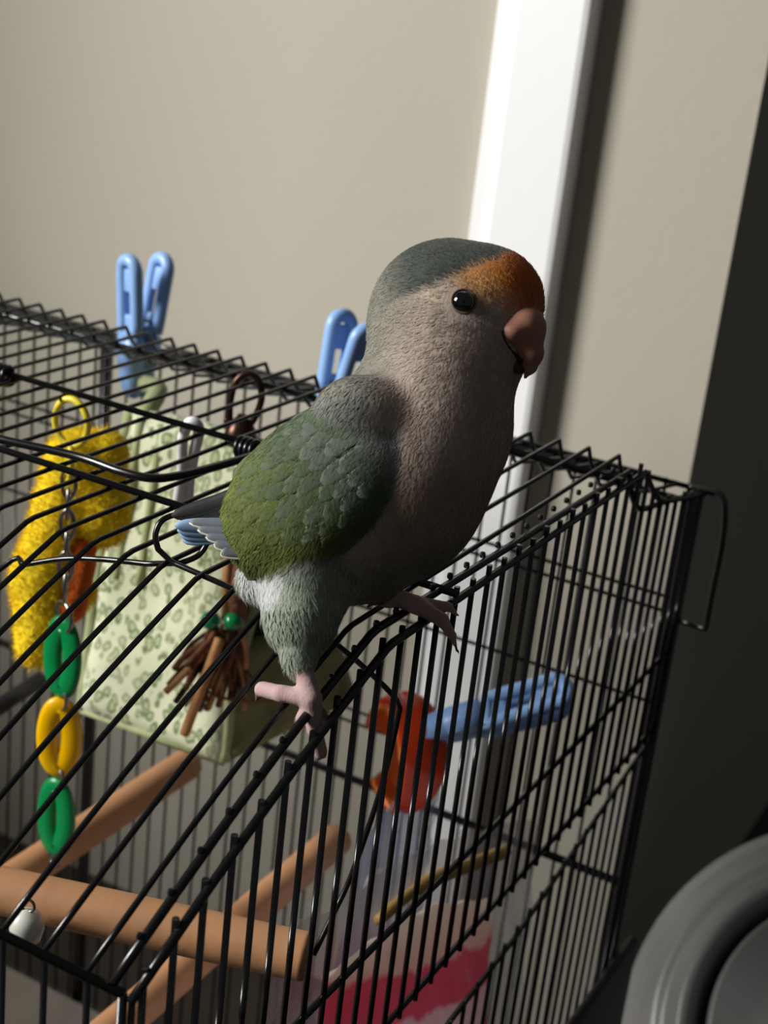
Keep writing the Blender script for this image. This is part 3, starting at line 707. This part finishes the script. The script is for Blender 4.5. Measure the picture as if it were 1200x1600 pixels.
def body_sd(p):
    d = sd_ell(p, G(702, 492, -8), (124, 118, 104))
    d = smin(d, sd_ell(p, G(768, 472, -22), (82, 84, 76)), 24)            # forehead
    d = smin(d, sd_ell(p, G(732, 548, -14), (92, 80, 92)), 30)            # cheeks and throat
    d = smin(d, sd_cone(p, G(692, 535, 0), G(672, 650, 0), 112, 119), 30)
    d = smin(d, sd_ell(p, G(595, 752, 0), (232, 150, 132), BA), 46)       # trunk
    d = smin(d, sd_ell(p, G(640, 770, 0), (108, 122, 118)), 40)           # breast
    d = smin(d, sd_cone(p, G(480, 830, 10), G(385, 832, 5), 82, 34), 30)  # rump
    d = smin(d, sd_ell(p, G(430, 905, -10), (62, 46, 60)), 26)            # vent fluff
    d = smin(d, sd_ell(p, G(560, 860, 0), (90, 72, 92)), 30)
    for sg in (1, -1):                                                     # folded wings
        A = WA.copy(); A[:, 2] *= sg
        c = G(486, 762, -104 if sg == 1 else 104)
        wg = sd_ell(p, c, (160, 104, 46), A)
        wg = smin(wg, sd_ell(p, G(450, 824, -92*sg), (86, 62, 40), A), 18)
        d = smin(d, wg, 7)
        d = smin(d, sd_ell(p, G(566, 640, -96*sg), (70, 52, 48)), 22)      # shoulder
    leg = None
    for a, b, ra, rb_ in LEGS: d = smin(d, sd_cone(p, a, b, ra, rb_), 16)
    d = smin(d, sd_cone(p, G(560, 880, 70), G(590, 915, dB-50), 66, 26), 20)
    for a, b, ra, rb_ in TOES: d = smin(d, sd_cone(p, a, b, ra, rb_), 5)
    return d
lo = np.minimum(G(330, 1200, dA-60), G(330, 1200, dB+60)); hi = np.maximum(G(880, 355, dB+60), G(880, 355, dA-60))
lo[2] = min(-190, dA-40); hi[2] = max(190, dB+70)
V, F = surface_netsL(body_sd, lo, hi, 4.6)
bird = thing('lovebird', 'grey and green lovebird with an orange forehead, perched on the cage edge', 'bird')
def pal(r, g, b): return np.array(srgb(r, g, b)[:3])
PD = V[:, 2]; PX = 600+V[:, 0]*2400/(2400+PD); PY = 800-(50+V[:, 1])*2400/(2400+PD)
# perspective pixel of every vertex is close to its local coordinate; near parts drift outwards a little
def sstep(x, a, b): t = np.clip((x-a)/(b-a), 0, 1); return t*t*(3-2*t)
col = np.tile(pal(186, 168, 154), (len(V), 1))
def mixc(c, wgt):
    global col
    col = col*(1-wgt[:, None])+c*wgt[:, None]
nz = (np.sin(PX*.09+PY*.05)+np.sin(PX*.05-PY*.11+PD*.07)+np.sin(PD*.09+PY*.13))/3
# nape and back of head
back_w = sstep(-(PX-655)-.25*(PY-500), -25, 70)
mixc(pal(126, 124, 112), back_w*sstep(-PY, -640, -590))
# crown
crown = sstep((PX-700)*-.434+(438-PY)+nz*4, -8, 8)*sstep(PX, 575, 650)
mixc(pal(72, 78, 70), crown)
# orange forehead
fore = sstep(PX+nz*4+.5*(455-PY), 690, 765)*sstep(-PY, -498, -440)*(1-crown)
mixc(pal(226, 142, 54), fore*.95)
redr = sstep(PX, 775, 830)*sstep(-PY, -530, -480)*(1-crown); mixc(pal(200, 96, 44), redr*.8)
mixc(pal(206, 186, 160), sstep(-np.hypot((PX-672)*.45, PY-462-.25*(PX-672)), -14, -5)*(1-crown)*.7)
mixc(pal(214, 176, 118), sstep(-np.hypot((PX-752), (PY-452)*1.2), -46, -14)*(1-crown)*.55)
# warm throat and breast
mixc(pal(186, 160, 140), sstep(PX+.3*PY, 900, 960)*sstep(PY, 560, 640)*.8)
mixc(pal(158, 138, 118), sstep(PY, 690, 780)*sstep(PX, 560, 640))
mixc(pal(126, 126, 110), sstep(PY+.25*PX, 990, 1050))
# mantle
mantle = sstep(-(PX-600)-.2*(PY-620), -10, 30)*sstep(PY, 590, 630)
mixc(pal(122, 124, 116), mantle)
# wings: from the wing ellipsoid itself
wd_ = np.minimum(sd_ell(V, G(486, 762, -104), (160, 104, 46), WA), sd_ell(V, G(450, 824, -92), (86, 62, 40), WA))
WB = WA.copy(); WB[:, 2] *= -1
wd_ = np.minimum(wd_, np.minimum(sd_ell(V, G(486, 762, 104), (160, 104, 46), WB), sd_ell(V, G(450, 824, 92), (86, 62, 40), WB)))
wing = sstep(-wd_, -9, -3)
along = (V-G(486, 762, 0))@wl
wc = pal(84, 100, 72)[None]*(1-sstep(along, -60, 70))[:, None]+pal(94, 106, 42)[None]*sstep(along, -60, 70)[:, None]
wc = wc*(1+.14*nz[:, None])
shoulder = sstep(-along, 70, 130)
wc = wc*(1-shoulder[:, None])+pal(126, 128, 124)[None]*shoulder[:, None]
col = col*(1-wing[:, None])+wc*wing[:, None]
# thigh and vent
thigh = sstep(PY, 868, 905)*(1-wing); mixc(pal(146, 156, 138), thigh*sstep(-PX, -590, -520))
mixc(pal(196, 196, 196), sstep(-(np.hypot(PX-408, (PY-905)*.8)), -44, -24)*(1-wing))
# skin of feet
toe_d = np.min([sd_cone(V, a, b, ra, rb_) for a, b, ra, rb_ in TOES], axis=0)
far_d = np.min([sd_cone(V, a, b, ra, rb_) for a, b, ra, rb_ in TOES[10:]], axis=0); hind_d = np.min([sd_cone(V, a, b, ra, rb_) for a, b, ra, rb_ in TOES[12:]], axis=0)
skin = np.maximum(sstep(-toe_d, -6, -1)*sstep(PY, 1028, 1042), np.maximum(sstep(-far_d, -6, -1)*sstep(PX, 592, 606), sstep(-hind_d, -6, -1)))
mixc(pal(182, 152, 150), skin)
scale = .5+.5*np.sin(PX*.9)*np.sin(PY*.9)
claw_pts = [G(399, 1097, dT1), G(494, 1188, dT2+4), G(572, 952, dB-34), G(716, 1022, dB+8)]
cw = np.min([np.linalg.norm(V-c, axis=1) for c in claw_pts], axis=0); mixc(pal(92, 70, 62), sstep(-cw, -20, -12)*skin)
body = meshobj('body', BW(V), F, None, bird)
at_ = body.data.color_attributes.new('plumage', 'FLOAT_COLOR', 'POINT')
at_.data.foreach_set('color', np.concatenate([np.clip(col, 0, 1), np.ones((len(col), 1))], 1).ravel())
sk = body.data.attributes.new('skin', 'FLOAT', 'POINT'); sk.data.foreach_set('value', skin.astype(np.float32))
def plumage():
    m = bpy.data.materials.new('soft_plumage'); m.use_nodes = True; nt = m.node_tree; b = nt.nodes['Principled BSDF']
    b.inputs['Roughness'].default_value = .8; b.inputs['Specular IOR Level'].default_value = .25; b.inputs['Sheen Weight'].default_value = .12
    a = nt.nodes.new('ShaderNodeAttribute'); a.attribute_name = 'plumage'; k_ = nt.nodes.new('ShaderNodeAttribute'); k_.attribute_name = 'skin'
    tc = nt.nodes.new('ShaderNodeTexCoord'); mp = nt.nodes.new('ShaderNodeMapping')
    mp.inputs['Rotation'].default_value = (0, math.radians(40), 0); mp.inputs['Scale'].default_value = (110, 110, 40)
    nt.links.new(tc.outputs['Object'], mp.inputs[0])
    n = nt.nodes.new('ShaderNodeTexNoise'); n.inputs['Scale'].default_value = 1.6; n.inputs['Detail'].default_value = 4; nt.links.new(mp.outputs[0], n.inputs['Vector'])
    mr = nt.nodes.new('ShaderNodeMapRange'); mr.inputs[1].default_value = .3; mr.inputs[2].default_value = .7; mr.inputs[3].default_value = .86; mr.inputs[4].default_value = 1.12
    nt.links.new(n.outputs['Fac'], mr.inputs[0])
    mx = nt.nodes.new('ShaderNodeMix'); mx.data_type = 'RGBA'; mx.blend_type = 'MULTIPLY'; mx.inputs[0].default_value = 1
    nt.links.new(a.outputs['Color'], mx.inputs[6]); nt.links.new(mr.outputs[0], mx.inputs[7]); nt.links.new(mx.outputs[2], b.inputs['Base Color'])
    n2 = nt.nodes.new('ShaderNodeTexNoise'); n2.inputs['Scale'].default_value = 12; n2.inputs['Detail'].default_value = 3; nt.links.new(mp.outputs[0], n2.inputs['Vector'])
    bp = nt.nodes.new('ShaderNodeBump'); bp.inputs['Strength'].default_value = .18; bp.inputs['Distance'].default_value = .0010
    nt.links.new(n2.outputs['Fac'], bp.inputs['Height']); nt.links.new(bp.outputs[0], b.inputs['Normal'])
    return m
body.data.materials.clear(); body.data.materials.append(plumage())
# depth of the surface under a pixel (local d) by marching
def surf_d(px, py, d0=-200):
    d = d0
    for _ in range(80):
        v = float(body_sd(np.array([[G(px, py, d)]]).reshape(1, 3))[0])
        if v < .3: break
        d += max(v, .3)
    return d
# eyes
M_eye = mat('black_eye', (.003, .003, .004, 1), .05, spec=.8, coat=1.0)
M_ring = mat('pale_eye_ring', srgb(120, 104, 90), .8)
ed = surf_d(723, 473)
def sphere_data(c, r, seg=24, rings=14):
    prof = [(max(1e-5, r*math.sin(math.pi*i/rings)), -r*math.cos(math.pi*i/rings)) for i in range(rings+1)]
    return lathe_data(prof, c, (0, 0, 1), seg)
ec = G(723, 473, ed+9)
V, F = sphere_data(ec, 19); meshobj('eye', BW(np.array(V)), F, M_eye, bird)
h_ = 1.0
nE = np.array([body_sd((ec+np.eye(3)[i]*3)[None])[0]-body_sd((ec-np.eye(3)[i]*3)[None])[0] for i in range(3)]); nE /= np.linalg.norm(nE)
e1 = np.cross(nE, [0, 1, 0]); e1 /= np.linalg.norm(e1); e2 = np.cross(nE, e1)
V, F = tube_data(ring_pts(ec+nE*7, e1, e2, 18.5, 18.5, 32), 2.4, 8, True); meshobj('eye_ring', BW(np.array(V)), F, M_ring, bird)
V, F = sphere_data(G(742, 476, 78), 19); meshobj('eye', BW(np.array(V)), F, M_eye, bird)
# beak
M_beak = mat('horn_beak', srgb(176, 124, 104), .5, var=.12, vscale=60, sss=.1)
M_beak2 = mat('horn_lower_beak', srgb(70, 52, 44), .5, var=.1, vscale=60)
bd0 = -63
def beak_sd(p):
    d = sd_ell(p, G(814, 513, bd0+10), (38, 38, 48))
    d = smin(d, sd_cone(p, G(816, 520, bd0), G(828, 552, bd0-2), 35, 21), 10)
    d = smin(d, sd_cone(p, G(828, 552, bd0-2), G(829, 574, bd0-4), 19, 10), 8)
    d = smin(d, sd_cone(p, G(829, 574, bd0-4), G(820, 590, bd0-4), 9, 3), 5)
    d = smin(d, sd_ell(p, G(800, 520, bd0-8), (26, 22, 36)), 8)
    return d
V, F = surface_netsL(beak_sd, G(740, 610, -130), G(875, 455, 20)+np.array([0, 0, 30]), 3.0); bk = meshobj('upper_beak', BW(V), F, M_beak, bird)
def beak2_sd(p): return smin(sd_cone(p, G(786, 552, bd0+10), G(804, 570, bd0+2), 20, 13), sd_cone(p, G(804, 570, bd0+2), G(813, 578, bd0), 12, 7), 5)
V, F = surface_netsL(beak2_sd, G(740, 610, -130), G(860, 500, 20), 3.0); meshobj('lower_beak', BW(V), F, M_beak2, bird)
M_gape = mat('dark_gape', srgb(48, 34, 30), .7)
gp = []
for px, py in ((784, 517), (788, 530), (795, 542), (803, 552), (811, 560), (817, 565)):
    q_ = -200.0
    for _ in range(80):
        v_ = min(float(body_sd(G(px, py, q_)[None])[0]), float(beak_sd(G(px, py, q_)[None])[0]))
        if v_ < .3: break
        q_ += max(v_, .3)
    gp.append(G(px, py, q_))
V, F = tube_data(smooth_path(gp, 5), [1.6]*14+[2.4]*6+[4.0]*6, 8); meshobj('gape', BW(np.array(V)), F, M_gape, bird)
# feathers: thin cupped blades
M_flight = mat('grey_flight_feather', srgb(112, 118, 126), .6, var=.1, vscale=100)
M_dark = mat('black_flight_feather', srgb(16, 13, 12), .7, var=.2, vscale=100)
M_tail = mat('pale_blue_tail_feather', srgb(140, 172, 204), .65, var=.12, vscale=100)
M_edge = mat('cream_feather_edge', srgb(214, 204, 190), .6)
def feather(name, pts, wid, m, tilt=0.0, th=1.4, parent=bird, edge=None):
    P = smooth_path(pts, 6); n = len(P); V = []; F = []; E = []
    for i, p in enumerate(P):
        t = i/(n-1); q = P[min(i+1, n-1)]-P[max(i-1, 0)]; q /= np.linalg.norm(q)
        sdv = np.cross(q, np.array([0, math.sin(tilt), -math.cos(tilt)])); sdv /= np.linalg.norm(sdv); nn = np.cross(sdv, q)
        wq = wid*(min(1, .35+t*2.2))*math.sqrt(max(.02, 1-max(0, (t-.62)/.38)**2))
        for a in (-1, -.4, .4, 1):
            V.append(p+sdv*wq*a+nn*(-th*2.2*a*a+th)); 
        for a in (1, .4, -.4, -1):
            V.append(p+sdv*wq*a+nn*(-th*2.2*a*a-th))
        E.append(p+sdv*wq*1.0+nn*(-th*1.2))
    for i in range(n-1):
        for k_ in range(8): F.append((i*8+k_, i*8+(k_+1) % 8, i*8+8+(k_+1) % 8, i*8+8+k_))
    F += [tuple(range(7, -1, -1)), tuple((n-1)*8+k_ for k_ in range(8))]
    o = meshobj(name, BW(np.array(V)), F, m, parent)
    if edge is not None:
        Ve, Fe = tube_data(E, 1.5, 6); meshobj('feather_edge', BW(np.array(Ve)), Fe, edge, o)
    return o
# wing coverts: overlapping scale-like feathers laid over each folded wing
M_plum = body.data.materials[0]
def covert(a0, b0, ln_, wd_, m, sg):
    A = WA.copy(); A[:, 2] *= sg; c = G(486, 762, -104*sg); rad = np.array([160, 104, 46.0])
    nu, nv = 5, 4; top = []; bot = []
    for i in range(nu+1):
        t = i/nu; wq = wd_*math.sqrt(max(.04, 1-max(0, (t-.45)/.55)**2))*(.75+.25*min(1, t*3))
        for j in range(nv+1):
            a_ = a0+ln_*t; b_ = b0+wq*(j/nv*2-1)
            q = 1-(a_/rad[0])**2-(b_/rad[1])**2
            h0 = rad[2]*math.sqrt(max(q, .0)) if q > 0 else -rad[2]*math.sqrt(-q)*.6
            lift = .3+.8*t-.5*(j/nv*2-1)**2
            top.append(c+A.T@np.array([a_, b_, h0+lift])); bot.append(c+A.T@np.array([a_, b_, h0+lift-1.6]))
    n0 = len(top); I = lambda i, j: i*(nv+1)+j; F = []
    for i in range(nu):
        for j in range(nv):
            F.append((I(i, j), I(i, j+1), I(i+1, j+1), I(i+1, j))); F.append((n0+I(i, j), n0+I(i+1, j), n0+I(i+1, j+1), n0+I(i, j+1)))
    for i in range(nu): F += [(I(i, 0), I(i+1, 0), n0+I(i+1, 0), n0+I(i, 0)), (I(i+1, nv), I(i, nv), n0+I(i, nv), n0+I(i+1, nv))]
    for j in range(nv): F.append((I(nu, j), I(nu, j+1), n0+I(nu, j+1), n0+I(nu, j)))
    o = meshobj('covert_feather', BW(np.array(top+bot)), F, M_plum, bird)
    ca_ = o.data.color_attributes.new('plumage', 'FLOAT_COLOR', 'POINT'); nn_ = len(top)
    tt = np.array([i/nu for i in range(nu+1) for j in range(nv+1)])
    cc_ = np.array(m)[None]*(1.0-.04*(tt[:, None] > .75))
    ca_.data.foreach_set('color', np.concatenate([np.tile(cc_, (2, 1)), np.ones((2*nn_, 1))], 1).ravel())
rc = random.Random(11)
for sg in (1, -1):
    for ia, a0 in enumerate(np.linspace(104, -104, 9)):
        half = 88*math.sqrt(max(.05, 1-((a0+10)/165)**2)); nb = max(3, int(half/13))
        for ib in range(nb+1):
            b0 = -half+2*half*(ib+(.5 if ia % 2 else 0))/(nb+.5)+rc.uniform(-4, 4)
            if ((a0+40)/160)**2+(b0/104)**2 > 1.0: continue
            k1 = min(1, max(0, (a0+60)/130)); m_ = pal(82, 98, 72)*(1-k1)+pal(102, 114, 50)*k1
            w_ = rc.random(); g_ = .42*max(0, 1-abs(a0+10)/75)
            if w_ < .35: m_ = m_*(1-g_)+pal(112, 116, 114)*g_
            elif w_ < .6: m_ = m_*(1-g_)+pal(78, 108, 96)*g_
            if a0 < -60: m_ = m_*.45+pal(116, 120, 114)*.55
            covert(a0+rc.uniform(-5, 5), b0, rc.uniform(52, 66), rc.uniform(17, 22), m_*rc.uniform(.80, .92), sg)
# tail: blue tips behind, then the striped folded flight feathers over it
for i in range(4):
    feather('tail_feather', [G(405, 824+4*i, -40+5*i), G(340, 822+5*i, -40+5*i), G(273+4*i, 822+7*i, -38+5*i)], 12, M_tail, .25*i-.2)
for i in range(5):
    feather('flight_feather', [G(425, 818+12*i, -104-3*i), G(362, 819+11*i, -106-4*i), G(296+13*i, 815+11*i, -102-5*i)], 9, M_flight, .35, edge=M_edge)
for i in range(4):
    feather('dark_flight_feather', [G(430, 752+13*i, -30), G(372, 774+9*i, -22), G(330, 790+5*i, -14), G(268+10*i, 806+3*i, -8)], 15, M_dark, .1)

# fine loose barbs lying over the plumage
Vb = body.data
nV = len(Vb.vertices); co = np.empty(nV*3); Vb.vertices.foreach_get('co', co); co = co.reshape(-1, 3)
nq = len(Vb.polygons); fi = np.empty(nq*4, int); Vb.polygons.foreach_get('vertices', fi); fi = fi.reshape(-1, 4)
pickn = RNG.integers(0, nq, 60000); Q = fi[pickn]
a, b_, d4 = co[Q[:, 0]], co[Q[:, 1]], co[Q[:, 3]]
nn = np.cross(b_-a, d4-a); nn /= np.linalg.norm(nn, axis=1)[:, None]+1e-12
keep = skin[Q[:, 0]] < .1
uu = RNG.random((len(Q), 2)); p0 = a+(b_-a)*uu[:, :1]+(d4-a)*uu[:, 1:]
lc = (p0-at(600, 750, BD)); lx = lc@rt/bs; ly = lc@up/bs; lz = lc@fw/bs
L = np.stack([lx, ly, lz], 1)
head = np.clip((ly-90)/90, 0, 1)[:, None]
fromb = L-G(815, 500, -54); fromb /= np.linalg.norm(fromb, axis=1)[:, None]
flow = fromb*head + np.array([-.66, -.75, 0])*(1-head)
leg = np.clip((-ly-110)/50, 0, 1)[:, None]; flow = flow*(1-leg)+np.array([0, -1.0, 0])*leg
fl_w = flow[:, :1]*rt+flow[:, 1:2]*up+flow[:, 2:]*fw
fl_w += RNG.normal(0, .22, fl_w.shape)
fl_w -= nn*(fl_w*nn).sum(1)[:, None]; fl_w /= np.linalg.norm(fl_w, axis=1)[:, None]+1e-9
ln = RNG.uniform(.0014, .0028, (len(Q), 1))*(1+.6*leg); sd = np.cross(nn, fl_w)*RNG.uniform(.00010, .00020, (len(Q), 1))
tip = p0+(fl_w+nn*RNG.uniform(.02, .09, (len(Q), 1)))*ln
mid = p0+fl_w*ln*.5+nn*ln*.045
farb = (np.linalg.norm(L-G(723, 473, ed), axis=1) > 26) & (np.linalg.norm(L-G(815, 515, -54), axis=1) > 40) & keep
p0, sd, tip, mid, cq = p0[farb], sd[farb], tip[farb], mid[farb], col[Q[:, 0]][farb]
n_ = len(p0); VV = np.concatenate([p0-sd*.6, p0+sd*.6, mid+sd, mid-sd, tip], 0)
I = np.arange(n_); FF = [(int(i), int(i+n_), int(i+2*n_), int(i+3*n_)) for i in I]+[(int(i+3*n_), int(i+2*n_), int(i+4*n_)) for i in I]
barbs = meshobj('feather_barbs', VV, FF, None, bird); barbs['kind'] = 'stuff'
jit = RNG.uniform(.88, 1.12, (n_, 1)); cc4 = np.concatenate([np.clip(cq*jit, 0, 1), np.ones((n_, 1))], 1)
ca = barbs.data.color_attributes.new('plumage', 'FLOAT_COLOR', 'POINT'); ca.data.foreach_set('color', np.tile(cc4, (5, 1)).ravel())
barbs.data.materials.append(body.data.materials[0])
